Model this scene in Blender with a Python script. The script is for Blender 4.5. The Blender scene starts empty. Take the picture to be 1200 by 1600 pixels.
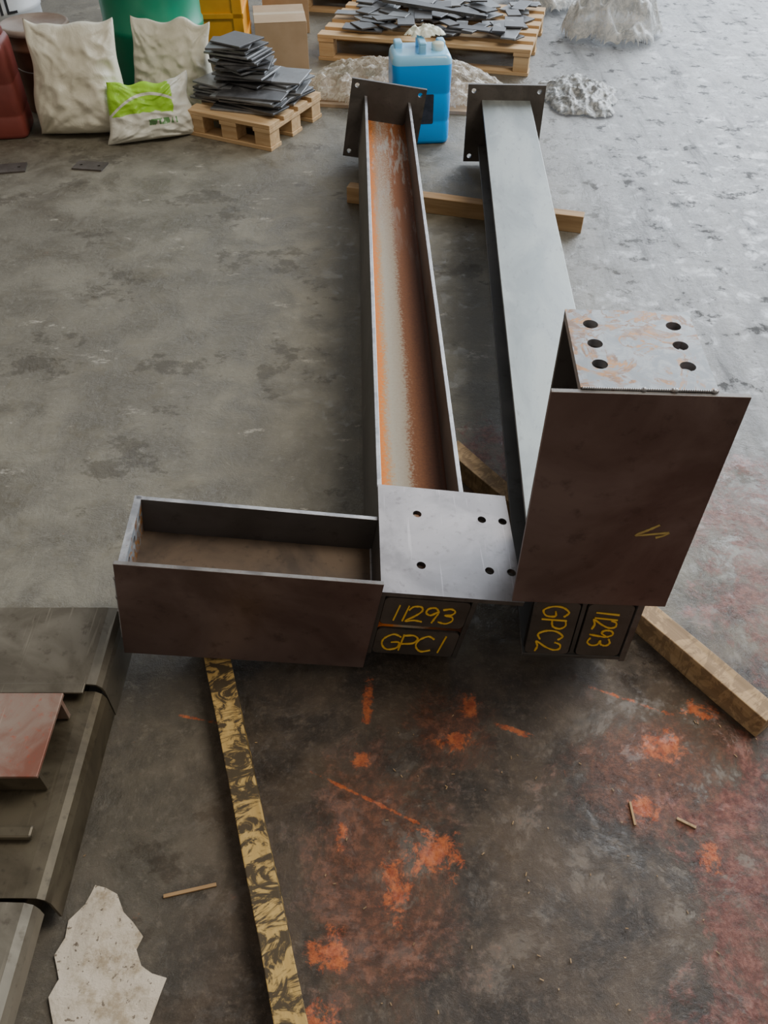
import bpy, bmesh, math, random
from mathutils import Vector, Matrix, Euler, noise as mnoise
random.seed(7)
scene=bpy.context.scene
COL=scene.collection

# ------------------------------------------------------------ node helpers
class NT:
    def __init__(s,name):
        s.m=bpy.data.materials.new(name); s.m.use_nodes=True
        s.t=s.m.node_tree; s.t.nodes.clear()
        s.out=s.t.nodes.new('ShaderNodeOutputMaterial')
        s.b=s.t.nodes.new('ShaderNodeBsdfPrincipled')
        s.t.links.new(s.b.outputs[0],s.out.inputs[0])
        s.tc=s.t.nodes.new('ShaderNodeTexCoord')
    def set(s,inp,v):
        if isinstance(v,bpy.types.NodeSocket): s.t.links.new(v,inp)
        elif isinstance(v,(tuple,list)) and len(v)==3 and inp.type=='RGBA': inp.default_value=(*v,1)
        else: inp.default_value=v
    def P(s,**k):
        for a,v in k.items(): s.set(s.b.inputs[a.replace('_',' ')],v)
    def obj(s): return s.tc.outputs['Object']
    def mapping(s,v,scale=(1,1,1),loc=(0,0,0),rot=(0,0,0)):
        n=s.t.nodes.new('ShaderNodeMapping'); s.set(n.inputs[0],v)
        n.inputs['Scale'].default_value=scale; n.inputs['Location'].default_value=loc; n.inputs['Rotation'].default_value=rot
        return n.outputs[0]
    def noise(s,v,scale,detail=6,rough=.55,dist=0):
        n=s.t.nodes.new('ShaderNodeTexNoise'); s.set(n.inputs['Vector'],v)
        n.inputs['Scale'].default_value=scale; n.inputs['Detail'].default_value=detail
        n.inputs['Roughness'].default_value=rough; n.inputs['Distortion'].default_value=dist
        return n.outputs[0]
    def voro(s,v,scale,feature='F1'):
        n=s.t.nodes.new('ShaderNodeTexVoronoi'); s.set(n.inputs['Vector'],v); n.feature=feature
        n.inputs['Scale'].default_value=scale
        return n.outputs[0]
    def math(s,op,a,b=0.0,c=None):
        n=s.t.nodes.new('ShaderNodeMath'); n.operation=op; s.set(n.inputs[0],a); s.set(n.inputs[1],b)
        if c is not None: s.set(n.inputs[2],c)
        return n.outputs[0]
    def ss(s,v,a,b,o0=0.0,o1=1.0):
        n=s.t.nodes.new('ShaderNodeMapRange'); n.interpolation_type='SMOOTHSTEP'
        s.set(n.inputs[0],v); n.inputs[1].default_value=a; n.inputs[2].default_value=b
        n.inputs[3].default_value=o0; n.inputs[4].default_value=o1
        return n.outputs[0]
    def mix(s,f,a,b,mode='MIX'):
        n=s.t.nodes.new('ShaderNodeMix'); n.data_type='RGBA'; n.blend_type=mode
        s.set(n.inputs[0],f); s.set(n.inputs[6],a); s.set(n.inputs[7],b)
        return n.outputs[2]
    def ramp(s,v,stops):
        n=s.t.nodes.new('ShaderNodeValToRGB'); s.set(n.inputs[0],v)
        e=n.color_ramp.elements
        while len(e)<len(stops): e.new(.5)
        for i,(p,c) in enumerate(stops): e[i].position=p; e[i].color=(*c,1)
        return n.outputs[0]
    def sep(s,v):
        n=s.t.nodes.new('ShaderNodeSeparateXYZ'); s.set(n.inputs[0],v); return n.outputs
    def bump(s,h,strength=.3,dist=.01):
        n=s.t.nodes.new('ShaderNodeBump'); n.inputs['Strength'].default_value=strength
        n.inputs['Distance'].default_value=dist; s.set(n.inputs['Height'],h)
        s.t.links.new(n.outputs[0],s.b.inputs['Normal'])

def simple(name,c1,c2,scale=8,rough=.6,metal=0,bump=.15,**kw):
    k=NT(name); n=k.noise(k.obj(),scale,8,.6)
    k.P(Base_Color=k.mix(k.ss(n,.35,.65),c1,c2),Roughness=rough,Metallic=metal,**kw)
    if bump: k.bump(k.noise(k.obj(),scale*6,6),bump,.004)
    return k.m

def steel(name,c1,c2,c3,rough=.45,metal=.55,sc=5,stretch=(1,1,1),scr=0):
    k=NT(name); v=k.mapping(k.obj(),stretch)
    a=k.noise(v,sc,8,.6,.6); b=k.noise(v,sc*9,5,.6)
    col=k.mix(k.ss(a,.35,.65),c1,c2)
    col=k.mix(k.math('MULTIPLY',k.ss(b,.55,.75),.6),col,c3)
    if scr:
        for rot in (.5,-.9):
            q=k.noise(k.mapping(k.obj(),(60,2.5,3),(0,0,0),(0,0,rot)),1.5,3,.5,.4)
            col=k.mix(k.math('MULTIPLY',k.ss(q,.66,.72),scr),col,tuple(min(1,x*1.7) for x in c2))
    k.P(Base_Color=col,Metallic=metal,Roughness=k.ss(a,.3,.7,rough-.08,rough+.12))
    k.bump(b,.08,.002)
    return k.m

M={}
M['dark']=steel('mill_scale_steel',(.110,.070,.063),(.20,.145,.135),(.065,.042,.038),.40,.35,3)
M['side']=steel('beam_side_steel',(.085,.082,.078),(.13,.125,.12),(.06,.055,.05),.5,.5,3)
M['panel']=steel('panel_steel',(.07,.062,.055),(.115,.10,.09),(.045,.04,.035),.55,.3,6)
M['edge']=steel('cut_edge_steel',(.22,.22,.23),(.38,.38,.39),(.18,.10,.06),.45,.6,14)
M['edge2']=steel('dull_edge_steel',(.10,.09,.085),(.18,.17,.16),(.12,.07,.05),.5,.5,14)
M['cap']=steel('cap_plate_steel',(.20,.185,.185),(.31,.29,.295),(.12,.10,.10),.42,.40,6,(1,1,1),.35)
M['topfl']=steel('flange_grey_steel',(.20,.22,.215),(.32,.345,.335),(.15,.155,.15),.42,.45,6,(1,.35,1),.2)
M['trough']=steel('stub_trough_steel',(.06,.042,.030),(.13,.09,.06),(.04,.028,.02),.6,.3,5)
M['black']=simple('cavity_shade_black',(.01,.01,.01),(.02,.018,.015),10,.8)  # near-black that paints the shade inside the section mouth

# rusty web
k=NT('rusty_web_steel'); o=k.sep(k.obj()); v=k.mapping(k.obj(),(1,.12,1))
w=k.noise(v,30,6,.7); w2=k.noise(k.obj(),120,6,.8)
xx=k.math('MULTIPLY',o[0],1/.217)
xx=k.math('ADD',xx,k.math('MULTIPLY',k.math('SUBTRACT',w,.5),.14))
xx=k.math('ADD',xx,k.math('MULTIPLY',k.math('SUBTRACT',w2,.5),.42))
c=k.ramp(xx,[(0,(.16,.05,.015)),(.10,(.56,.15,.020)),(.19,(.62,.19,.03)),(.235,(.42,.23,.10)),(.31,(.34,.31,.25)),(.50,(.29,.24,.18)),(.58,(.17,.065,.025)),(.8,(.085,.034,.018)),(1,(.05,.022,.014))])
far=k.ss(o[1],1.4,2.8)
c=k.mix(k.math('MULTIPLY',far,k.ss(w2,.35,.58,0,.85)),c,(.22,.075,.025))
c=k.mix(k.math('MULTIPLY',far,k.ss(w,.5,.6,0,.7)),c,(.30,.30,.28))
k.P(Base_Color=c,Metallic=0.0,Roughness=.72); k.b.inputs['Specular IOR Level'].default_value=.25; k.bump(w2,.2,.003); M['rustweb']=k.m

# rust swirled end plate
k=NT('rust_swirl_plate'); n1=k.noise(k.obj(),8,5,.6,2.4); n2=k.noise(k.mapping(k.obj(),(1,1,1),(3,2,1)),7,6,.65,1.5); n3=k.noise(k.obj(),24,6,.65,1.5)
m=k.math('MULTIPLY',k.ss(k.math('ABSOLUTE',k.math('SUBTRACT',n1,.5)),.010,.045,1,0),k.ss(n2,.40,.50))
m2=k.math('MULTIPLY',k.ss(n2,.54,.60),k.ss(n3,.40,.58,.15,.95))
c=k.mix(k.ss(n3,.4,.65),(.19,.21,.23),(.30,.32,.34))
c=k.mix(k.math('MAXIMUM',m,m2),c,k.mix(k.ss(n3,.38,.58),(.38,.17,.035),(.16,.075,.03)))
k.P(Base_Color=c,Metallic=.15,Roughness=.45); k.b.inputs['Specular IOR Level'].default_value=.35; M['swirl']=k.m

# chalk
M['chalk']=simple('yellow_paint_marker',(.85,.50,.03),(.9,.58,.06),30,.6)
M['chalkd']=simple('dull_paint_marker',(.60,.46,.13),(.42,.30,.10),30,.7)
# timbers
def wood(name,c1,c2,stain=0,axis=0,stc=(.025,.018,.012),amt=.92):
    k=NT(name); s=[14,14,14]; s[axis]=1.2
    v=k.mapping(k.obj(),tuple(s)); g=k.noise(v,2.5,8,.65,.5)
    col=k.mix(k.ss(g,.3,.7),c1,c2)
    if stain:
        q=k.noise(k.mapping(k.obj(),(16,10,10)),1.0,6,.65,2.2); r=k.noise(k.mapping(k.obj(),(30,8,10),(0,0,0),(0,0,.7)),.9,5,.65,2.5)
        col=k.mix(k.math('MULTIPLY',k.math('MAXIMUM',k.ss(q,.46,.56),k.ss(r,.49,.59)),amt),col,stc)
    k.P(Base_Color=col,Roughness=.75); k.bump(g,.3,.004); return k.m
M['timber_s']=wood('stained_timber',(.42,.27,.08),(.56,.38,.13),1)
M['timber']=wood('pale_timber',(.30,.18,.08),(.44,.29,.15))
M['pallet']=wood('pallet_wood',(.45,.28,.13),(.60,.42,.23))
M['timberdull']=wood('weathered_timber',(.32,.21,.10),(.48,.33,.18),1,0,(.10,.06,.035),.5)

# ------------------------------------------------------------ mesh helpers
def obj_from(name,me,parent=None,mats=()):
    o=bpy.data.objects.new(name,me); COL.objects.link(o)
    for m in mats: me.materials.append(m)
    if parent: o.parent=parent
    return o
def bevel(o,w=.0015,seg=2):
    b=o.modifiers.new('bevel','BEVEL'); b.width=w; b.segments=seg; b.limit_method='ANGLE'; return o
def smooth(me):
    for p in me.polygons: p.use_smooth=True
def add_box(bm,x0,x1,y0,y1,z0,z1,mi=0,M4=None):
    vs=[bm.verts.new((x,y,z)) for z in (z0,z1) for y in (y0,y1) for x in (x0,x1)]
    if M4 is not None:
        for v in vs: v.co=M4@v.co
    fs=[]
    for f in ((0,2,3,1),(4,5,7,6),(0,1,5,4),(2,6,7,3),(0,4,6,2),(1,3,7,5)):
        q=bm.faces.new([vs[i] for i in f]); q.material_index=mi; fs.append(q)
    return fs
def box(name,x0,x1,y0,y1,z0,z1,mat,parent=None,bv=.001,faces=None,mat2=None):
    bm=bmesh.new(); fs=add_box(bm,x0,x1,y0,y1,z0,z1)
    me=bpy.data.meshes.new(name)
    if faces:
        for i in faces: fs[i].material_index=1
    bm.to_mesh(me); bm.free()
    o=obj_from(name,me,parent,[mat]+([mat2] if mat2 else []))
    if bv: bevel(o,bv)
    return o
def circ(cx,cy,r,n=24): return [(cx+r*math.cos(2*math.pi*i/n),cy+r*math.sin(2*math.pi*i/n)) for i in range(n)]
def rrect(x0,x1,y0,y1,r,n=6):
    p=[]
    for cx,cy,a in ((x1-r,y1-r,0),(x0+r,y1-r,90),(x0+r,y0+r,180),(x1-r,y0+r,270)):
        for i in range(n+1):
            t=math.radians(a+90*i/n); p.append((cx+r*math.cos(t),cy+r*math.sin(t)))
    return p
def extrude_poly(name,outer,holes,t,mats,parent,O,A,B,bv=.0008):
    """flat plate with real holes; (a,b)->O+aA+bB, thickness t along AxB"""
    O,A,B=Vector(O),Vector(A),Vector(B); Nn=A.cross(B)
    bm=bmesh.new(); es=[]
    for loop in [outer]+list(holes):
        vs=[bm.verts.new((a,b,0)) for a,b in loop]
        for i in range(len(vs)): es.append(bm.edges.new((vs[i],vs[(i+1)%len(vs)])))
    bmesh.ops.triangle_fill(bm,use_beauty=True,use_dissolve=False,edges=es)
    r=bmesh.ops.extrude_face_region(bm,geom=bm.faces[:])
    for v in [g for g in r['geom'] if isinstance(g,bmesh.types.BMVert)]: v.co.z+=t
    bmesh.ops.recalc_face_normals(bm,faces=bm.faces[:])
    if len(mats)>1:
        for f in bm.faces:
            if abs(f.normal.z)<.5: f.material_index=1
    for v in bm.verts: v.co=O+A*v.co.x+B*v.co.y+Nn*v.co.z
    bmesh.ops.recalc_face_normals(bm,faces=bm.faces[:])
    me=bpy.data.meshes.new(name); bm.to_mesh(me); bm.free()
    return obj_from(name,me,parent,mats)

STROKES={'1':[[(.3,0),(.36,1)]],'2':[[(0,.75),(.15,.98),(.5,1),(.62,.75),(.4,.4),(0,0),(.4,.08),(.8,.02)]],
'9':[[(.6,.8),(.4,1),(.1,.92),(.05,.65),(.3,.5),(.6,.75),(.62,.6),(.5,0)]],
'3':[[(0,.9),(.35,1),(.6,.85),(.5,.62),(.2,.55),(.55,.48),(.65,.22),(.4,0),(0,.08)]],
'G':[[(.75,.85),(.4,1),(.05,.7),(.05,.3),(.35,0),(.75,.15),(.75,.5),(.4,.48)]],
'P':[[(.1,0),(.1,1)],[(.1,.95),(.5,1),(.75,.8),(.6,.5),(.1,.42)]],
'C':[[(.7,.85),(.4,1),(.05,.7),(.05,.3),(.35,0),(.75,.12)]]}
def catmull(p,n=6):
    if len(p)<3: return p
    q=[p[0]]+list(p)+[p[-1]]; out=[]
    for i in range(1,len(q)-2):
        a,b,c,d=q[i-1],q[i],q[i+1],q[i+2]
        for j in range(n):
            t=j/n
            out.append(tuple(.5*((2*b[m])+(-a[m]+c[m])*t+(2*a[m]-5*b[m]+4*c[m]-d[m])*t*t+(-a[m]+3*b[m]-3*c[m]+d[m])*t**3) for m in range(2)))
    out.append(p[-1]); return out
def strokes(name,polys,r,mat,parent,to3):
    cu=bpy.data.curves.new(name,'CURVE'); cu.dimensions='3D'; cu.bevel_depth=r; cu.bevel_resolution=2; cu.use_fill_caps=True
    for p in polys:
        s=cu.splines.new('POLY'); s.points.add(len(p)-1)
        for i,q in enumerate(p): s.points[i].co=(*to3(q),1); s.points[i].radius=.8+.5*random.random()
    o=bpy.data.objects.new(name,cu); COL.objects.link(o); cu.materials.append(mat)
    if parent: o.parent=parent
    return o
def write(name,text,x,z,h,adv,mat,parent,y,r=.0022,wob=.02):
    polys=[]
    for ch in text:
        a=adv*(.55 if ch=='1' else 1)
        for s in STROKES[ch]:
            polys.append([(x+px*h*.85+pz*h*.06,z+pz*h) for px,pz in catmull(s)])
        x+=a
    return strokes(name,polys,r,mat,parent,lambda q:(q[0],y,q[1]))

# ------------------------------------------------------------ steel columns
def column(loc,rot,L,grey,PX,webmat):
    S,SD,zf0,zf1,W,D,o,PL=.552,.232,-.048,.272,.222,.217,.066,.328
    tf,tw=.012,.009
    E=bpy.data.objects.new('steel_column',None); COL.objects.link(E)
    E.location=loc; E.rotation_euler=Euler(rot,'XYZ'); E.empty_display_size=.2
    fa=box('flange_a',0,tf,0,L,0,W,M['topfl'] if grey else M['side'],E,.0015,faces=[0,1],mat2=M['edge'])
    fb=box('flange_b',D-tf,D,0,L,0,W,M['side'],E,.0015,faces=[0,1],mat2=M['edge'])
    # web with root fillets
    r=.011; zc=W/2; prof=[]
    def arc(cx,cz,a0,a1): return [(cx+r*math.cos(math.radians(a0+(a1-a0)*i/4)),cz+r*math.sin(math.radians(a0+(a1-a0)*i/4))) for i in range(5)]
    prof+=arc(tf+r,zc+tw/2+r,180,270)+arc(D-tf-r,zc+tw/2+r,270,360)
    prof+=arc(D-tf-r,zc-tw/2-r,0,90)+arc(tf+r,zc-tw/2-r,90,180)
    bm=bmesh.new(); rings=[]
    for y in (.004,L): rings.append([bm.verts.new((x,y,z)) for x,z in prof])
    n=len(prof)
    for i in range(n): bm.faces.new((rings[0][i],rings[0][(i+1)%n],rings[1][(i+1)%n],rings[1][i]))
    bm.faces.new(rings[0]); bm.faces.new(rings[1][::-1])
    bmesh.ops.recalc_face_normals(bm,faces=bm.faces[:])
    me=bpy.data.meshes.new('web'); bm.to_mesh(me); bm.free(); obj_from('web',me,E,[webmat])
    # far base plate with four bolt holes
    hs=[circ(a,b,.0105) for a in (-o+.027,D+o-.027) for b in (-o+.027,W+o-.027)]
    extrude_poly('base_plate',[(-o,-o),(D+o,-o),(D+o,W+o),(-o,W+o)],hs,.016,[M['panel'],M['edge2']],E,(0,L+.016,0),(1,0,0),(0,0,1))
    # cap plate
    hs=[circ(a,b,.0105) for a in (.092,.249,.300) for b in (.083,.24) if a+.0125<PX]
    extrude_poly('cap_plate',[(0,0),(PX,0),(PX,PL),(0,PL)],hs,.013,[M['cap'],M['edge2']],E,(0,0,W),(1,0,0),(0,1,0))
    # end filler panels inside the section mouth
    box('cavity_shade_sheet',tf,D-tf,.02,.03,.004,W-.002,M['black'],E,0)  # added black sheet, stands in for the shadow in the cavity
    g=.005
    extrude_poly('end_panel_upper',rrect(tf+g-.004,D-tf-g+.004,zc+tw/2+.004,W-.005,.014),[],.008,[M['panel']],E,(0,.009,0),(1,0,0),(0,0,1))
    extrude_poly('end_panel_lower',rrect(tf+g-.004,D-tf-g+.004,.004,zc-tw/2-.004,.014),[],.008,[M['panel']],E,(0,.009,0),(1,0,0),(0,0,1))
    # knee stub
    box('stub_front_flange',-S,0,-.010,0,zf0,zf1,M['dark'],E,.001,faces=[1,4],mat2=M['edge2'])
    box('stub_back_flange',-S,0,SD-.011,SD,0,W,M['side'],E,.001,faces=[1],mat2=M['edge'])
    box('stub_web',-S,0,0,SD-.011,zc-.005,zc+.005,M['trough'],E,0)
    hs=[circ(a,b,.0135) for a in (.065,.125,.185) for b in (.040,.186)]
    extrude_poly('stub_end_plate',[(0,0),(SD,0),(SD,W),(0,W)],hs,.015,[M['swirl'],M['edge']],E,(-S-.003,0.001,0),(0,1,0),(0,0,1))
    # weld beads
    bm=bmesh.new()
    for i in range(60):
        zz=.004+i*(W-.008)/59
        big=1.8 if i in (27,40,41,58) else 1
        bmesh.ops.create_icosphere(bm,subdivisions=1,radius=.0028*big,matrix=Matrix.Translation((-S-.002,.0,zz)))
    for i in range(70):
        bmesh.ops.create_icosphere(bm,subdivisions=1,radius=.0035,matrix=Matrix.Translation((-.002,.002+i*(SD-.004)/69,zc+.006)))
    me=bpy.data.meshes.new('weld_bead'); bm.to_mesh(me); bm.free(); smooth(me); obj_from('weld_bead',me,E,[M['edge']])
    return E
c1=column((-.0426,1.0687,.062),(.010,.158,.030),2.90,False,.318,M['rustweb'])
write('marking_number','11293',.028,.138,.055,.037,M['chalk'],c1,-.0005)
write('marking_code','GPC',.028,.022,.062,.040,M['chalk'],c1,-.0005)
write('marking_code_end','1',.150,.022,.066,.03,M['chalk'],c1,-.0005)
c2=column((.3188,1.047,.298),(0,1.5708,-.046),2.90,True,.222,M['side'])
c2.name='steel_column.001'
write('marking_number','11293',.028,.138,.050,.034,M['chalk'],c2,-.0005)
write('marking_code','GPC2',.022,.025,.055,.044,M['chalk'],c2,-.0005)
strokes('paint_tick',[catmull([(-.249,.200),(-.236,.184),(-.219,.162),(-.222,.185),(-.229,.222)]),[(-.229,.222),(-.220,.214),(-.214,.200)]],.0022,M['chalkd'],c2,lambda q:(q[0],-.0105,q[1]))

# ------------------------------------------------------------ timbers
def timber(name,p0,p1,w,h,mat,z=0.0,seed=0):
    p0,p1=Vector(p0),Vector(p1); d=p1-p0; L=d.length
    bm=bmesh.new(); add_box(bm,-L/2,L/2,-w/2,w/2,0,h)
    bmesh.ops.subdivide_edges(bm,edges=[e for e in bm.edges if abs((e.verts[0].co-e.verts[1].co).x)>L/2],cuts=24)
    for v in bm.verts:
        nz=mnoise.noise(Vector((v.co.x*5+seed,v.co.y*20,v.co.z*20)))
        v.co.y+=nz*.003*min(1,w/.03)
        if v.co.z>h/2: v.co.z+=nz*.002*min(1,h/.03)
    me=bpy.data.meshes.new(name); bm.to_mesh(me); bm.free()
    o=obj_from(name,me,None,[mat]); bevel(o,.002 if w>.02 else .0005)
    m=(p0+p1)/2; o.location=(m.x,m.y,z); o.rotation_euler=(0,0,math.atan2(d.y,d.x)); return o
timber('timber_bearer',(-.420,1.15),(-.095,.12),.056,.060,M['timber_s'])
timber('timber_bearer',(.20,1.80),(.855,.90),.052,.072,M['timberdull'],seed=4)
timber('timber_bearer',(-.16,3.56),(.85,3.27),.055,.072,M['timber'],seed=9)

# ------------------------------------------------------------ small steel pieces
def plate_piece(name,x,y,w,d,rot,z=0,t=.008):
    o=extrude_poly(name,[(-w/2,-d/2),(w/2,-d/2),(w/2,d/2),(-w/2,d/2)],[circ(w*.3,0,.008,12),circ(-w*.3,0,.008,12)],t,[M['panel']],None,(0,0,0),(1,0,0),(0,1,0))
    o.location=(x,y,z); o.rotation_euler=(0,0,rot); return o
plate_piece('steel_plate_offcut',-1.82,3.89,.17,.10,.2)
plate_piece('steel_plate_offcut',-1.43,3.92,.15,.09,-.15)

# ------------------------------------------------------------ pallets
def pallet(name,cx,cy,L,Wd,rot,H=.144,nd=5,loc=None):
    bm=bmesh.new(); bt=.02
    zt=H
    for i in range(nd):
        w=.095 if nd>5 else .10; y=-Wd/2+w/2+i*(Wd-w)/(nd-1)
        add_box(bm,-L/2,L/2,y-w/2,y+w/2,zt-bt,zt)
    for i in range(3):
        x=-L/2+.05+i*(L-.1)/2
        add_box(bm,x-.05,x+.05,-Wd/2,Wd/2,zt-2*bt,zt-bt-.0005)
        for j in range(3):
            y=-Wd/2+.05+j*(Wd-.1)/2
            add_box(bm,x-.045,x+.045,y-.045,y+.045,bt,zt-2*bt-.0005)
    for j in range(3):
        y=-Wd/2+.05+j*(Wd-.1)/2
        add_box(bm,-L/2,L/2,y-.05,y+.05,0,bt-.0005)
    me=bpy.data.meshes.new(name); bm.to_mesh(me); bm.free()
    o=obj_from(name,me,None,[M['pallet']]); bevel(o,.002); o.location=(cx,cy,0); o.rotation_euler=(0,0,rot); return o
pallet('wooden_pallet',-.675,4.44,.50,.52,math.radians(-26),.125,4)
pallet('wooden_pallet',.33,5.78,1.3,.90,math.radians(-13.5),.144,6)
pallet('wooden_pallet',.05,6.82,1.2,.8,math.radians(-12),.144,6)

M['plates']=steel('stacked_plate_steel',(.07,.07,.073),(.14,.14,.145),(.22,.22,.22),.38,.5,6)
M['plates2']=steel('stacked_plate_steel_light',(.16,.165,.17),(.26,.27,.28),(.12,.08,.06),.38,.5,6)
def put(x,y,z,w,d,r,tilt=0,t=.009,mi=0,ax='Y'): 
    add_box(bm,-w/2,w/2,-d/2,d/2,0,t,mi,Matrix.Translation((x,y,z))@Matrix.Rotation(r,4,'Z')@Matrix.Rotation(tilt,4,ax))
bm=bmesh.new(); rnd=random.Random(3)
R25=math.radians(-25)
for i in range(23):
    f=i/23; z=.127+i*.0115
    put(-.70-.05*f+rnd.uniform(-.03,.03),4.52+.02*f+rnd.uniform(-.03,.03),z,.32-.12*f+rnd.uniform(-.03,.03),.24-.05*f,R25+rnd.uniform(-.4,.4),rnd.uniform(-.03,.03),mi=int(rnd.random()<.35))
for i in range(9):
    put(-.54+rnd.uniform(-.03,.03),4.50+rnd.uniform(-.03,.03),.127+i*.0115,.24,.22,R25+rnd.uniform(-.35,.35),mi=int(rnd.random()<.35))
for i in range(8):
    put(-.68+rnd.uniform(-.03,.03),4.33+rnd.uniform(-.02,.02),.127+i*.0095,.34,.13,math.radians(-22)+rnd.uniform(-.2,.2),mi=int(rnd.random()<.35))
for i in range(8):
    put(-.86+rnd.uniform(-.02,.02),4.48+rnd.uniform(-.03,.03),.127+i*.0115,.17,.22,math.radians(-20)+rnd.uniform(-.25,.25),mi=int(rnd.random()<.35))
me=bpy.data.meshes.new('steel_plate_stack'); bm.to_mesh(me); bm.free()
bevel(obj_from('steel_plate_stack',me,None,[M['plates'],M['plates2']]),.001,1)
bm=bmesh.new(); rnd=random.Random(11)
for i in range(85):
    a=rnd.uniform(-.54,.54); b=rnd.uniform(-.36,.38); ca,sa=math.cos(math.radians(-13.5)),math.sin(math.radians(-13.5))
    x=.33+a*ca-b*sa; y=5.78+a*sa+b*ca
    put(x,y,.149+.011*(i%6)+rnd.uniform(0,.004),rnd.uniform(.10,.26),rnd.uniform(.07,.13),rnd.uniform(0,3.1),rnd.uniform(-.05,.05),mi=int(rnd.random()<.45))
for i in range(50):
    a=rnd.uniform(-.50,.50); b=rnd.uniform(-.32,.32)
    put(.05+a,6.82+b-a*.2,.149+.012*(i%5),rnd.uniform(.12,.28),rnd.uniform(.08,.14),rnd.uniform(0,3.1),rnd.uniform(-.04,.04),mi=int(rnd.random()<.45))
for i in range(4): put(.22+i*.03,5.80-.04*i,.225,.70,.03,math.radians(-38+i*4),.02,.018)
me=bpy.data.meshes.new('steel_plate_pile'); bm.to_mesh(me); bm.free()
bevel(obj_from('steel_plate_pile',me,None,[M['plates'],M['plates2']]),.001,1)

# ------------------------------------------------------------ lathe / containers
def lathe(name,prof,mats,parent=None,n=48,mi=None):
    bm=bmesh.new(); rings=[]
    for r,z in prof: rings.append([bm.verts.new((r*math.cos(2*math.pi*i/n),r*math.sin(2*math.pi*i/n),z)) for i in range(n)])
    for a in range(len(rings)-1):
        for i in range(n):
            f=bm.faces.new((rings[a][i],rings[a][(i+1)%n],rings[a+1][(i+1)%n],rings[a+1][i])); f.smooth=True
            if mi: f.material_index=mi[a]
    bm.faces.new(rings[0][::-1]); f=bm.faces.new(rings[-1]); 
    if mi: f.material_index=mi[-1]
    me=bpy.data.meshes.new(name); bm.to_mesh(me); bm.free()
    return obj_from(name,me,parent,mats)
M['green']=simple('green_plastic',(.003,.20,.11),(.005,.25,.14),3,.35,bump=.03)
g=lathe('green_barrel',[(.25,0),(.265,.01),(.27,.04),(.27,.28),(.278,.29),(.278,.32),(.27,.33),(.272,.6),(.28,.61),(.28,.64),(.272,.65),(.265,.86),(.245,.9),(.235,.91),(.235,.93),(.22,.93),(.22,.905),(.05,.9)],[M['green']])
g.location=(-1.30,5.13,0)
M['white_pl']=simple('white_drum_plastic',(.50,.52,.54),(.60,.61,.62),3,.45,bump=.03)
d=lathe('white_drum',[(.27,0),(.285,.01),(.285,.28),(.292,.29),(.292,.31),(.285,.32),(.285,.56),(.292,.57),(.292,.59),(.285,.6),(.285,.84),(.29,.86),(.27,.87),(.27,.85),(.05,.85)],[M['white_pl']])
d.location=(-2.36,5.52,0)
M['ink']=simple('black_print',(.015,.015,.02),(.02,.02,.02),10,.6,bump=0)
def text_on(name,body,size,loc,rot,mat,parent=None,ext=.001):
    cu=bpy.data.curves.new(name,'FONT'); cu.body=body; cu.size=size; cu.extrude=ext; cu.align_x='CENTER'
    o=bpy.data.objects.new(name,cu); COL.objects.link(o); cu.materials.append(mat)
    o.location=loc; o.rotation_euler=rot
    if parent: o.parent=parent
    return o
a=math.radians(-50)
text_on('drum_lettering','IL',.15,(.295*math.cos(a),.295*math.sin(a),.30),(math.pi/2,0,a+math.pi/2),M['ink'],d)
text_on('drum_small_lettering','ENTS',.045,(.291*math.cos(a),.291*math.sin(a),.235),(math.pi/2,0,a+math.pi/2),M['ink'],d)
M['tub']=simple('brown_tub_plastic',(.10,.04,.02),(.2,.1,.06),4,.5)
M['lid']=simple('tub_lid',(.28,.22,.19),(.4,.34,.3),5,.5)
t=lathe('plastic_tub',[(.13,0),(.14,.005),(.155,.30),(.165,.31),(.165,.325),(.158,.33),(.162,.38),(.175,.385),(.175,.41),(.165,.415),(.16,.405),(.03,.40)],[M['tub'],M['lid']],mi=[0,0,0,0,0,0,1,1,1,1,1,1])
t.location=(-1.82,4.72,0)
cu=bpy.data.curves.new('bail_handle','CURVE'); cu.dimensions='3D'; cu.bevel_depth=.003
s=cu.splines.new('POLY'); s.points.add(16)
for i in range(17):
    an=math.pi*i/16; s.points[i].co=(.17*math.cos(an),-.17*math.sin(an)*.9-.02,.34-.12*math.sin(an),1)
o=bpy.data.objects.new('bail_handle',cu); COL.objects.link(o); cu.materials.append(M['edge']); o.parent=t

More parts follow.
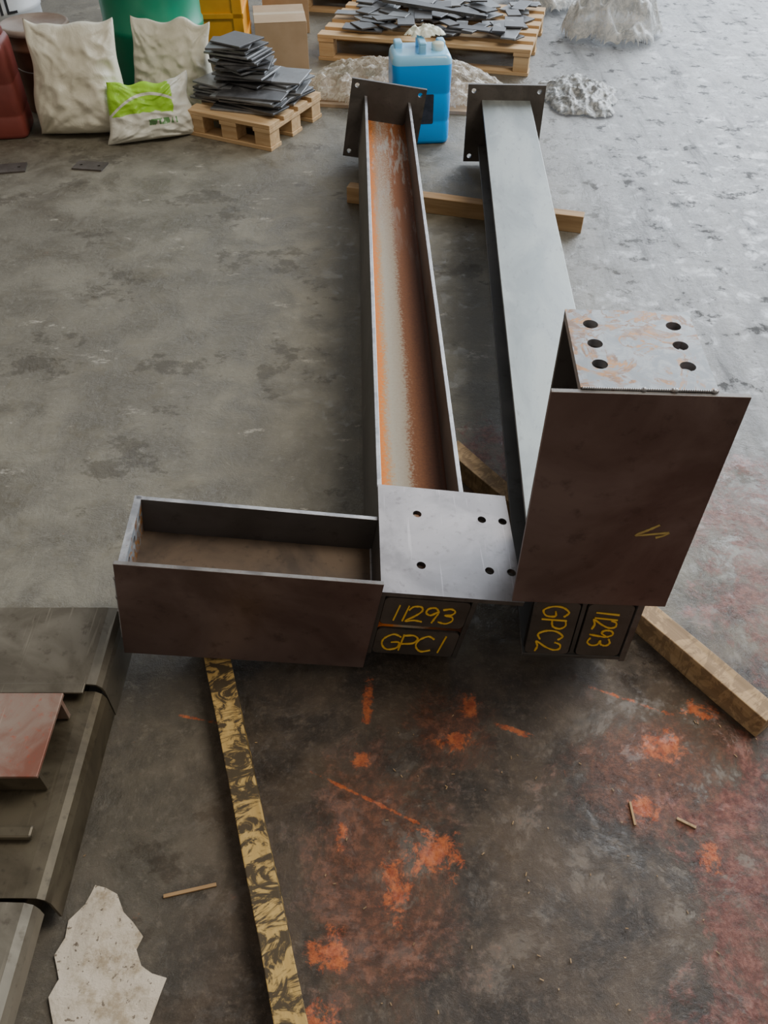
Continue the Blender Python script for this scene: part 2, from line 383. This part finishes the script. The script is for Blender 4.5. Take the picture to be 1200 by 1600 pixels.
def jerrycan(name,w,d,h,mat,loc,rot,capmat,splitmat=None,label=None):
    E=bpy.data.objects.new(name,None); COL.objects.link(E); E.location=loc; E.rotation_euler=(0,0,rot)
    bm=bmesh.new()
    zs=[(0,.90),(.006,.97),(.02,1),(.10,1),(.105,.985),(.115,.985),(.12,1),(h*.5,1.0),(h*.51,.985),(h*.53,.985),(h*.54,1),(h*.80,1),(h*.84,.985),(h*.875,.93),(h*.89,.84)]
    rings=[]
    for z,s in zs:
        q=rrect(-w/2*s,w/2*s,-d/2*s,d/2*s,.035*s,5); rings.append([bm.verts.new((x,y,z)) for x,y in q])
    n=len(rings[0])
    for a in range(len(rings)-1):
        for i in range(n):
            f=bm.faces.new((rings[a][i],rings[a][(i+1)%n],rings[a+1][(i+1)%n],rings[a+1][i])); f.smooth=True
            if splitmat and zs[a][0]>h*.70: f.material_index=1
    bm.faces.new(rings[0][::-1]); f=bm.faces.new(rings[-1]); f.material_index=1 if splitmat else 0
    me=bpy.data.meshes.new('body'); bm.to_mesh(me); bm.free(); obj_from('body',me,E,[mat]+([splitmat] if splitmat else []))
    hm=splitmat or mat
    for nm,b in (('handle_post_front',(-.018,.018,-d*.40,-d*.27,h*.88,h*.985)),('handle_post_rear',(-.018,.018,d*.12,d*.25,h*.88,h*.985)),('handle_grip',(-.018,.018,-d*.40,d*.25,h*.965,h))):
        o=box(nm,*b,hm,E,.008)
        o.modifiers['bevel'].segments=4; smooth(o.data)
    c=lathe('screw_cap',[(.028,0),(.03,.003),(.03,.03),(.026,.034),(.01,.034)],[capmat],E,24); c.location=(w*.28,-d*.1,h*.885)
    for nm,yy in (('shoulder_ridge_left',-1),('shoulder_ridge_right',1)):
        o=box(nm,yy*w*.36-.02,yy*w*.36+.02,d*.05,d*.34,h*.87,h*.95,hm,E,.01); o.modifiers['bevel'].segments=4; smooth(o.data)
    if label:
        extrude_poly('label',rrect(-w*.02,w*.20,h*.22,h*.52,.006),[],.0008,[label],E,(0,-d/2-.0002,0),(1,0,0),(0,0,1))
    return E
def plastic(name,c):
    k=NT(name); k.P(Base_Color=c,Roughness=.22); return k.m
M['blue']=plastic('blue_liquid_plastic',(.002,.36,1.0))
M['bluel']=plastic('clear_blue_plastic',(.26,.62,.92))
M['lblk']=simple('dark_label',(.02,.03,.05),(.04,.05,.08),40,.5,bump=0)
M['wcap']=simple('white_cloth',(.62,.68,.55),(.72,.74,.64),8,.6,bump=.1)
jc=jerrycan('blue_jerrycan',.29,.23,.46,M['blue'],(.175,4.30,0),.10,M['wcap'],M['bluel'],M['lblk'])
M['redcan']=simple('red_brown_plastic',(.14,.03,.025),(.20,.045,.035),3,.35,bump=.03)
jerrycan('red_jerrycan',.26,.24,.50,M['redcan'],(-1.98,4.36,0),.15,M['redcan'])

def carton(name,w,d,h,loc,rot,mat,tape):
    bm=bmesh.new(); add_box(bm,-w/2,w/2,-d/2,d/2,0,h-.004)
    add_box(bm,-w/2,w/2,-d/2,-.001,h-.0038,h,0); add_box(bm,-w/2,w/2,.001,d/2,h-.0038,h,0)
    add_box(bm,-w/2-.0006,w/2+.0006,-.025,.025,h-.06,h+.0008,1)
    me=bpy.data.meshes.new(name); bm.to_mesh(me); bm.free(); o=obj_from(name,me,None,[mat,tape]); bevel(o,.002,2)
    o.location=loc; o.rotation_euler=(0,0,rot); return o
M['card']=simple('cardboard',(.36,.25,.15),(.43,.31,.20),4,.8)
M['tape']=simple('packing_tape',(.45,.34,.2),(.5,.38,.24),6,.3,bump=0)
carton('cardboard_box',.30,.36,.28,(-.62,5.40,0),.14,M['card'],M['tape'])
carton('cardboard_box',.30,.30,.32,(-.66,6.18,0),.1,M['card'],M['tape'])
M['yel']=simple('yellow_painted_steel',(.66,.28,.012),(.75,.35,.02),5,.45)
bm=bmesh.new()
add_box(bm,-.28,.28,-.25,.25,.08,.42)
for z in (.05,.22,.42): add_box(bm,-.295,.295,-.265,.265,z,z+.03)
for sx in (-1,1):
    for sy in (-1,1): add_box(bm,sx*.26-.03,sx*.26+.03,sy*.235-.03,sy*.235+.03,0,.48)
me=bpy.data.meshes.new('yellow_stillage'); bm.to_mesh(me); bm.free(); o=obj_from('yellow_stillage',me,None,[M['yel']]); bevel(o,.004)
o.location=(-1.16,5.76,0); o.rotation_euler=(0,0,.06)

# ------------------------------------------------------------ sacks
def sack(name,w,h,th,loc,rot,mat,seed=0,lean=0,roll=0,shear=0):
    bm=bmesh.new(); nu,nv=60,64
    def pt(u,v,s):
        pu=max(0,1-abs(u)**3.2); pv=max(0,1-abs(v)**3.5)
        belly=1.35-.75*(v+1)/2
        t=th/2*belly*pu**.55*pv**.6
        nz=mnoise.fractal(Vector((u*1.3+seed,v*1.2,s*3.0)),1,2,3)
        cr=0
        for cu_,cv_ in ((-1,1),(1,1),(-1,-1),(1,-1)):
            dx,dy=u-cu_,v-cv_; r=math.hypot(dx,dy)+.15; an=math.atan2(dy,dx)
            cr+=mnoise.noise(Vector((an*5.5+seed,cu_*3,cv_*5+s)))*math.exp(-r*1.1)
        dent=abs(mnoise.noise(Vector((u*2.6+v*.8+seed,v*3.2-u*.5,s*4))))
        dent2=abs(mnoise.noise(Vector((u*5+v*2+seed,v*5.5-u*2,s*4))))
        t*=1+.25*nz; t+=(.026*cr-.024*dent-.006*dent2)*min(1,pu*2)*min(1,pv*2)
        wid=1-.04*(1-v*v)+.08*(1-(v+1)/2)-.06*(v+1)/2
        x=u*w/2*wid+.02*mnoise.noise(Vector((v*1.6,seed,u)))+shear*(v+1)/2
        z=(v+1)/2*h+(.05*mnoise.noise(Vector((u*1.6+seed,v,5)))+.02*abs(u)**4)*max(0,v)
        return (x,s*t+.03*mnoise.noise(Vector((u*1.2,v*1.2,seed)))*pv**.3,max(0,z))
    g={}
    for s in (-1,1):
        for i in range(nu+1):
            for j in range(nv+1):
                edge=i in(0,nu) or j in(0,nv)
                if s==1 and edge: g[s,i,j]=g[-1,i,j]; continue
                g[s,i,j]=bm.verts.new(pt(i/nu*2-1,j/nv*2-1,s))
        for i in range(nu):
            for j in range(nv):
                q=[g[s,i,j],g[s,i+1,j],g[s,i+1,j+1],g[s,i,j+1]]
                f=bm.faces.new(q if s<0 else q[::-1]); f.smooth=True
    me=bpy.data.meshes.new(name); bm.to_mesh(me); bm.free()
    o=obj_from(name,me,None,[mat]); o.location=loc; o.rotation_euler=Euler((lean,roll,rot),'XYZ')
    return o
def sackmat(name,green):
    k=NT(name); n=k.noise(k.obj(),4,4); col=k.mix(k.ss(n,.3,.7),(.60,.57,.45),(.72,.70,.58))
    if green:
        oo=k.sep(k.obj()); nn=k.noise(k.obj(),6,3)
        zz=k.math('ADD',oo[2],k.math('MULTIPLY',nn,.10))
        m1=k.math('MULTIPLY',k.ss(zz,.17,.175),k.ss(k.math('ADD',oo[0],k.math('MULTIPLY',nn,.1)),.16,.165,1,0))
        arcv=k.math('ABSOLUTE',k.math('SUBTRACT',k.math('ADD',oo[2],k.math('MULTIPLY',k.math('MULTIPLY',oo[0],oo[0]),2.2)),.21))
        m1=k.math('MULTIPLY',m1,k.ss(arcv,.005,.008))
        col=k.mix(m1,(.66,.66,.58),(.30,.60,.02))
        m2=k.math('MULTIPLY',k.ss(k.math('ABSOLUTE',k.math('SUBTRACT',oo[2],.085)),.013,.015,1,0),k.ss(k.math('ABSOLUTE',k.math('ADD',oo[0],-.05)),.07,.072,1,0))
        col=k.mix(k.math('MULTIPLY',m2,k.ss(k.noise(k.mapping(k.obj(),(60,1,25)),1,1),.45,.5)),col,(.12,.28,.10))
    k.P(Base_Color=col,Roughness=.38); k.bump(k.math('ADD',k.noise(k.obj(),9,6,.65,1.5),k.math('MULTIPLY',k.noise(k.obj(),60,2),.1)),.5,.012); return k.m
M['sack']=sackmat('woven_cream_sack',False); M['gsack']=sackmat('green_print_sack',True)
sack('white_sack',.45,.49,.26,(-1.55,4.34,0),.08,M['sack'],1,-.16,0,.02)
sack('white_sack',.44,.41,.20,(-1.15,4.70,0),-.15,M['sack'],5,-.14,.05)
sack('green_print_sack',.43,.26,.17,(-1.18,4.26,0),.36,M['gsack'],9,-.26,.0,.02)

# ------------------------------------------------------------ film / plastic
def filmmat(name,col,alpha,rough=.18,c2=None):
    k=NT(name); n=k.noise(k.obj(),25,6,.7,1.5)
    k.P(Base_Color=k.mix(k.ss(n,.4,.6),col,c2 or col),Roughness=rough,Alpha=k.ss(n,.35,.65,alpha-.15,min(1,alpha+.15))); k.bump(n,.5,.01); return k.m
M['film']=filmmat('clear_film',(.34,.29,.22),.6,.2,(.60,.56,.48))
M['wfilm']=filmmat('white_plastic_film',(.12,.12,.11),.85,.22,(.34,.34,.32))
M['wbag']=filmmat('white_bag_plastic',(.42,.44,.44),.85,.3,(.60,.61,.60))
def crumple(name,cx,cy,rx,ry,h,mat,seed,z0=.0,n=90,rot=0,fr=1.0,parent=None):
    bm=bmesh.new(); g={}
    for i in range(n+1):
        for j in range(n+1):
            u,v=i/n*2-1,j/n*2-1
            r=math.hypot(u,v); ang=math.atan2(v,u)
            lim=.80+.30*mnoise.noise(Vector((math.cos(ang)*1.9,math.sin(ang)*1.9,seed)))
            if r>lim: continue
            e=max(0,1-(r/lim)**2)**.6
            rid=1-abs(mnoise.noise(Vector((u*3*fr+seed,v*3*fr,1))))*2.2
            rid2=1-abs(mnoise.noise(Vector((u*8*fr+seed,v*7*fr,4))))*2
            z=z0+.004+h*e*(.5+.38*rid+.14*rid2)*.9
            x=u*rx+.03*rx*mnoise.noise(Vector((u*6,v*6,seed))); y=v*ry
            g[i,j]=bm.verts.new((x,y,max(z,z0+.003)))
    for i in range(n):
        for j in range(n):
            q=[(i,j),(i+1,j),(i+1,j+1),(i,j+1)]
            if all(a in g for a in q): f=bm.faces.new([g[a] for a in q]); f.smooth=True
    me=bpy.data.meshes.new(name); bm.to_mesh(me); bm.free()
    o=obj_from(name,me,parent,[mat]); o.location=(cx,cy,0); o.rotation_euler=(0,0,rot); return o
crumple('plastic_film',1.10,4.86,.27,.38,.08,M['wfilm'],3,fr=1.2)
crumple('plastic_film',.10,4.90,.78,.38,.17,M['film'],8,.024,n=130,fr=1.7)
crumple('white_plastic_bag',1.52,6.05,.42,.42,.40,M['wbag'],14,fr=.8)
crumple('white_plastic_bag',1.15,6.75,.35,.35,.32,M['wbag'],19,fr=.8)
bm=bmesh.new(); add_box(bm,-.5,.5,-.24,.24,0,.016); add_box(bm,-.42,.1,-.2,.2,.0162,.021); me=bpy.data.meshes.new('flattened_carton'); bm.to_mesh(me); bm.free()
o=obj_from('flattened_carton',me,None,[M['card']]); o.location=(.0,4.90,.0); o.rotation_euler=(0,0,-.15)
crumple('cloth_rag',.02,.04,.12,.09,.05,M['wcap'],22,.455,40,parent=jc)

# ------------------------------------------------------------ steel sheet skid, lower left
E=bpy.data.objects.new('steel_skid',None); COL.objects.link(E)
M['sk']=steel('skid_steel',(.12,.105,.08),(.21,.19,.15),(.07,.055,.04),.36,.5,5,(1,1,1),.3)
M['skd']=steel('skid_dark_steel',(.055,.043,.028),(.125,.105,.07),(.03,.025,.018),.38,.4,6,(1,1,1),.2)
M['skr']=steel('red_oxide_steel',(.24,.10,.07),(.30,.23,.19),(.42,.07,.03),.45,.3,9,(1,1,1),.3)
box('deck_base',-1.55,-.66,-.35,1.10,.0,.085,M['skd'],E,.004)
def sheet(name,prof,y0,y1,mat):
    bm=bmesh.new(); a=[bm.verts.new((x,y0,z)) for x,z in prof]; b=[bm.verts.new((x,y1,z)) for x,z in prof]
    for i in range(len(prof)-1): f=bm.faces.new((a[i],a[i+1],b[i+1],b[i])); f.smooth=False
    me=bpy.data.meshes.new(name); bm.to_mesh(me); bm.free(); o=obj_from(name,me,E,[mat])
    m=o.modifiers.new('t','SOLIDIFY'); m.thickness=.005; m.offset=-1; return o
lip=[(-1.5,.13),(-.65,.13),(-.625,.128),(-.613,.118),(-.607,.10),(-.607,.03)]
sheet('rear_sheet',[(-1.5,.150),(-.640,.150),(-.620,.147),(-.610,.135),(-.607,.12),(-.607,.02)],.93,1.135,M['sk'])
sheet('middle_sheet',lip,.50,.925,M['skd'])
sheet('front_sheet',[(-1.5,.155),(-.67,.155),(-.635,.152),(-.622,.14),(-.618,.12),(-.618,.09)],-.3,.485,M['sk'])
box('red_channel_top',-1.5,-.655,.69,.87,.205,.213,M['skr'],E,.001)
box('red_channel_web',-1.5,-.66,.855,.865,.135,.205,M['skr'],E,.001)
box('red_channel_leg',-1.5,-.66,.70,.71,.135,.205,M['skd'],E,.001)
box('rear_strip',-1.5,-.64,.905,.93,.150,.156,M['sk'],E,.002)
box('low_rib',-1.5,-.66,.60,.625,.135,.150,M['skd'],E,.005)

# torn paper sheet
pp=[(-.567,.565),(-.545,.560),(-.519,.547),(-.500,.515),(-.478,.497),(-.4535,.472),(-.462,.45),(-.447,.423),(-.425,.41),(-.3957,.402),(-.405,.36),(-.413,.332),(-.44,.28),(-.52,.26),(-.57,.30),(-.583,.33),(-.602,.371),(-.592,.40),(-.612,.44),(-.600,.47),(-.602,.50),(-.578,.53)]
k=NT('dirty_paper'); n=k.noise(k.obj(),18,8,.7); n2=k.noise(k.obj(),90,4,.6)
cc=k.mix(k.ss(n,.46,.64),(.64,.56,.45),(.40,.32,.22)); cc=k.mix(k.ss(n2,.62,.68),cc,(.2,.16,.12)); k.P(Base_Color=cc,Roughness=.8); k.bump(n,.6,.012)
bm=bmesh.new(); fv=[bm.verts.new((x,y,0)) for x,y in pp]; bm.faces.new(fv)
for ax in (0,1):
    lo,hi=(-.62,-.39) if ax==0 else (.26,.57)
    for i in range(1,14):
        c0=lo+(hi-lo)*i/14; co=(c0,0,0) if ax==0 else (0,c0,0); no=(1,0,0) if ax==0 else (0,1,0)
        bmesh.ops.bisect_plane(bm,geom=bm.verts[:]+bm.edges[:]+bm.faces[:],plane_co=co,plane_no=no)
for v in bm.verts: v.co.z=.004+.012*abs(mnoise.noise(Vector((v.co.x*12,v.co.y*12,3))))
me=bpy.data.meshes.new('torn_paper_sheet'); bm.to_mesh(me); bm.free(); o=obj_from('torn_paper_sheet',me,None,[k.m])
m=o.modifiers.new('t','SOLIDIFY'); m.thickness=.0008

def stick(name,p0,p1,w,h,mat): return timber(name,p0,p1,w,h,mat,seed=3)
stick('wood_splinter',(-.43,.545),(-.33,.567),.007,.005,M['timber'])
stick('wood_splinter',(.52,.735),(.52,.685),.005,.004,M['timber'])
stick('wood_splinter',(.61,.70),(.645,.68),.006,.004,M['timberdull'])
stick('wood_splinter',(-1.55,2.42),(-1.53,2.55),.012,.008,M['timber'])
bm=bmesh.new(); rnd=random.Random(5)
for i in range(80):
    x=rnd.gauss(.40,.32); y=rnd.uniform(.25,.95); s=rnd.uniform(.0015,.004)
    add_box(bm,-s,s,-.0010,.0010,0,.0012,0,Matrix.Translation((x,y,.0012))@Matrix.Rotation(rnd.uniform(0,3.14),4,'Z'))
me=bpy.data.meshes.new('wood_chips'); bm.to_mesh(me); bm.free(); obj_from('wood_chips',me,None,[M['timberdull']])

# ------------------------------------------------------------ floor
k=NT('workshop_concrete'); P=k.obj(); X,Y,_=k.sep(P)
mul=lambda a,b:k.math('MULTIPLY',a,b)
add=lambda a,b:k.math('ADD',a,b)
big=k.noise(P,1.1,8,.6,.4); mid=k.noise(P,5,12,.68,.3); fine=k.noise(P,45,8,.8); fine2=k.noise(P,160,4,.8)
streak=k.noise(k.mapping(P,(6,.7,1),(0,0,0),(0,0,-.12)),1.6,10,.7)
base=k.mix(k.ss(mid,.36,.64),(.108,.096,.069),(.205,.188,.143))
base=k.mix(k.ss(big,.40,.62,0,.6),base,(.098,.087,.063))
base=k.mix(k.ss(fine,.50,.72,0,.5),base,(.28,.265,.215))
base=k.mix(k.ss(fine,.28,.42,.65,0),base,(.05,.042,.03))
base=k.mix(k.ss(fine2,.60,.70,0,.35),base,(.34,.32,.27))
base=k.mix(k.ss(fine2,.30,.40,.45,0),base,(.035,.03,.024))
pale=k.ss(k.noise(k.mapping(P,(1,2.0,1),(4,1,0)),3.4,12,.78),.60,.64)
pale=mul(mul(pale,k.ss(fine,.38,.55)),.7)
base=k.mix(pale,base,(.42,.39,.32))
stain=k.ss(k.noise(k.mapping(P,(1,1.2,1),(9,7,0)),2.6,12,.74),.56,.60)
base=k.mix(mul(stain,.5),base,(.045,.037,.027))
for (sx,sy,rt,lo) in ((1.2,9,.35,0),(1.0,8,-.6,5),(1.3,10,1.2,9)):
    q=k.noise(k.mapping(P,(sx,sy,1),(lo,lo,0),(0,0,rt)),1.3,2,.5,.25)
    ln=k.ss(k.math('ABSOLUTE',k.math('SUBTRACT',q,.5)),.0,.0035,1,0)
    ln=mul(ln,k.ss(fine,.45,.6)); ln=mul(ln,k.ss(k.noise(k.mapping(P,(1,1,1),(lo,3,0)),1.7,3),.52,.60))
    base=k.mix(mul(ln,.5),base,(.36,.34,.29))
# worn right side; bluish daylight reflection put into the colour
right=k.ss(add(X,mul(mid,.6)),.80,1.50)
rightm=mul(right,k.ss(Y,1.2,2.2))
rcol=k.mix(k.ss(streak,.36,.64),(.13,.13,.13),(.27,.275,.28))
rcol=k.mix(k.ss(fine,.35,.55,.45,0),rcol,(.07,.07,.07))
rcol=k.mix(k.ss(fine2,.58,.68,0,.3),rcol,(.38,.38,.38))
blot=k.ss(k.noise(k.mapping(P,(1,1,1),(7,3,0)),9,12,.76),.555,.60)
blot=k.math('MAXIMUM',blot,mul(k.ss(streak,.42,.36),.35))
rcol=k.mix(mul(blot,.75),rcol,(.045,.045,.047))
base=k.mix(rightm,base,rcol)
# darker brown foreground
fore=k.ss(add(Y,mul(k.math('SUBTRACT',mid,.5),.6)),1.40,1.0)
fmask=mul(fore,k.ss(add(X,mul(k.math('SUBTRACT',big,.5),.6)),-.55,-.25,.5,1))
fcol=k.mix(k.ss(mid,.38,.62),(.028,.019,.012),(.088,.062,.041))
fcol=k.mix(k.ss(fine,.48,.70,0,.65),fcol,(.17,.13,.095))
fcol=k.mix(k.ss(fine2,.60,.68,0,.4),fcol,(.26,.21,.16))
base=k.mix(fmask,base,fcol)
def blob(cx,cy,rx,ry,rot=0):
    c,s=math.cos(rot),math.sin(rot)
    dx=k.math('SUBTRACT',X,cx); dy=k.math('SUBTRACT',Y,cy)
    a=mul(add(mul(dx,c),mul(dy,s)),1/rx)
    b=mul(k.math('SUBTRACT',mul(dy,c),mul(dx,s)),1/ry)
    r=k.math('SQRT',add(mul(a,a),mul(b,b)))
    return k.ss(r,0,1,1,0)
pn=k.noise(k.mapping(P,(1,1,1),(2,5,0)),24,12,.82,.3)
pn2=k.noise(k.mapping(P,(1,1,1),(8,5,0)),6,12,.80,.3)
def union(L):
    om=None
    for b in L:
        v=blob(*b)
        om=v if om is None else k.math('MAXIMUM',om,v)
    return om
om=union([(-.04,.98,.03,.14),(-.05,.83,.05,.06),(.16,.88,.10,.06),(.20,.96,.06,.07),(.10,.63,.13,.10),(-.09,.66,.03,.08),(-.10,.45,.08,.10),(-.12,.33,.08,.08),(.62,.86,.11,.09),(.66,.62,.05,.06),
          (.30,.90,.10,.016,-.35),(-.03,.74,.30,.009,-.46),(.57,.98,.2,.012,-.4),(-.42,.93,.13,.010,-.2),(-.35,.86,.04,.015,0),(.02,.56,.07,.12),(.72,.95,.10,.05),(.55,.72,.08,.06)])
omask=k.ss(add(mul(om,.25),pn),.64,.74)
ocol=k.mix(k.ss(fine,.38,.62),(.32,.055,.014),(.62,.16,.038))
wash=union([(0,.6,.30,.55),(.60,.80,.45,.35),(.15,.9,.25,.2)])
wmask=k.ss(add(mul(wash,.30),pn2),.62,.80)
base=k.mix(mul(wmask,.65),base,k.mix(k.ss(fine,.42,.62),(.085,.028,.013),(.24,.075,.032)))
rm=union([(1.15,1.30,.60,.95),(.32,1.80,.16,.40),(.85,.55,.50,.55),(.70,.2,.5,.35)])
rn=k.noise(k.mapping(P,(1,1,1),(3,9,0)),13,12,.82,.3)
rmask=mul(k.ss(add(mul(rm,.38),pn2),.65,.74),k.ss(rn,.44,.54,.30,1))
base=k.mix(mul(rmask,.66),base,k.mix(k.ss(fine,.40,.62),(.13,.034,.028),(.32,.125,.10)))
base=k.mix(mul(omask,.85),base,ocol)
rough=k.ss(add(mid,mul(fine,.4)),.5,.9,.22,.52)
rough=add(rough,k.ss(X,.9,-.4,0,.12))
rough=add(rough,mul(mul(blot,rightm),.3))
spec=k.math('SUBTRACT',.6,mul(k.math('MAXIMUM',mul(blot,rightm),k.math('MAXIMUM',mul(rmask,.5),mul(stain,.5))),.4))
k.P(Base_Color=base,Roughness=rough)
k.set(k.b.inputs['Specular IOR Level'],spec)
h=add(mul(k.ss(mid,.3,.5),.35),add(mul(fine,.18),mul(k.ss(pn2,.4,.6),.30)))
h=k.math('SUBTRACT',h,mul(mul(blot,rightm),.2))
k.bump(h,.55,.010)
bm=bmesh.new(); vs=[bm.verts.new(c) for c in ((-9,-5,0),(9,-5,0),(9,16,0),(-9,16,0))]; bm.faces.new(vs)
me=bpy.data.meshes.new('floor'); bm.to_mesh(me); bm.free(); obj_from('floor',me,None,[k.m])

# ------------------------------------------------------------ world + lights
w=bpy.data.worlds.new('hall_light'); scene.world=w; w.use_nodes=True; t=w.node_tree; t.nodes.clear()
out=t.nodes.new('ShaderNodeOutputWorld'); bg=t.nodes.new('ShaderNodeBackground'); t.links.new(bg.outputs[0],out.inputs[0])
tc=t.nodes.new('ShaderNodeTexCoord')
dot=t.nodes.new('ShaderNodeVectorMath'); dot.operation='DOT_PRODUCT'; t.links.new(tc.outputs['Generated'],dot.inputs[0])
dv=Vector((.55,.78,.36)).normalized(); dot.inputs[1].default_value=dv
mr=t.nodes.new('ShaderNodeMapRange'); t.links.new(dot.outputs['Value'],mr.inputs[0]); mr.inputs[1].default_value=-1; mr.inputs[2].default_value=1
rp=t.nodes.new('ShaderNodeValToRGB'); t.links.new(mr.outputs[0],rp.inputs[0])
e=rp.color_ramp.elements; e[0].position=0; e[0].color=(.60,.52,.43,1); e[1].position=1; e[1].color=(3.6,4.0,4.6,1)
q=e.new(.5); q.color=(.35,.31,.27,1); q=e.new(.80); q.color=(.38,.36,.34,1); q=e.new(.93); q.color=(1.4,1.55,1.7,1)
t.links.new(rp.outputs[0],bg.inputs[0]); bg.inputs[1].default_value=.82
def area(name,loc,target,sx,sy,power,col):
    L=bpy.data.lights.new(name,'AREA'); L.shape='RECTANGLE'; L.size=sx; L.size_y=sy; L.energy=power; L.color=col
    o=bpy.data.objects.new(name,L); COL.objects.link(o); o.location=loc
    o.rotation_euler=(Vector(target)-Vector(loc)).to_track_quat('-Z','Y').to_euler(); return o
area('doorway_daylight',(4.6,8.6,3.2),(.5,2.5,0),4.5,3.5,660,(.86,.93,1))
area('added_sheen_light',(2.7,2.0,5.0),(.4,1.2,0),1.8,2.4,230,(1,.92,.79))  # added lamp, aimed to put highlights on the foreground floor

# ------------------------------------------------------------ camera
cd=bpy.data.cameras.new('camera'); cam=bpy.data.objects.new('camera',cd); COL.objects.link(cam); scene.camera=cam
cd.sensor_fit='VERTICAL'; cd.sensor_height=36; cd.lens=36*1254/1600; cam.location=(0,0,1.65)
cam.rotation_euler=(math.pi/2-.8046,0,0); cd.clip_start=.02
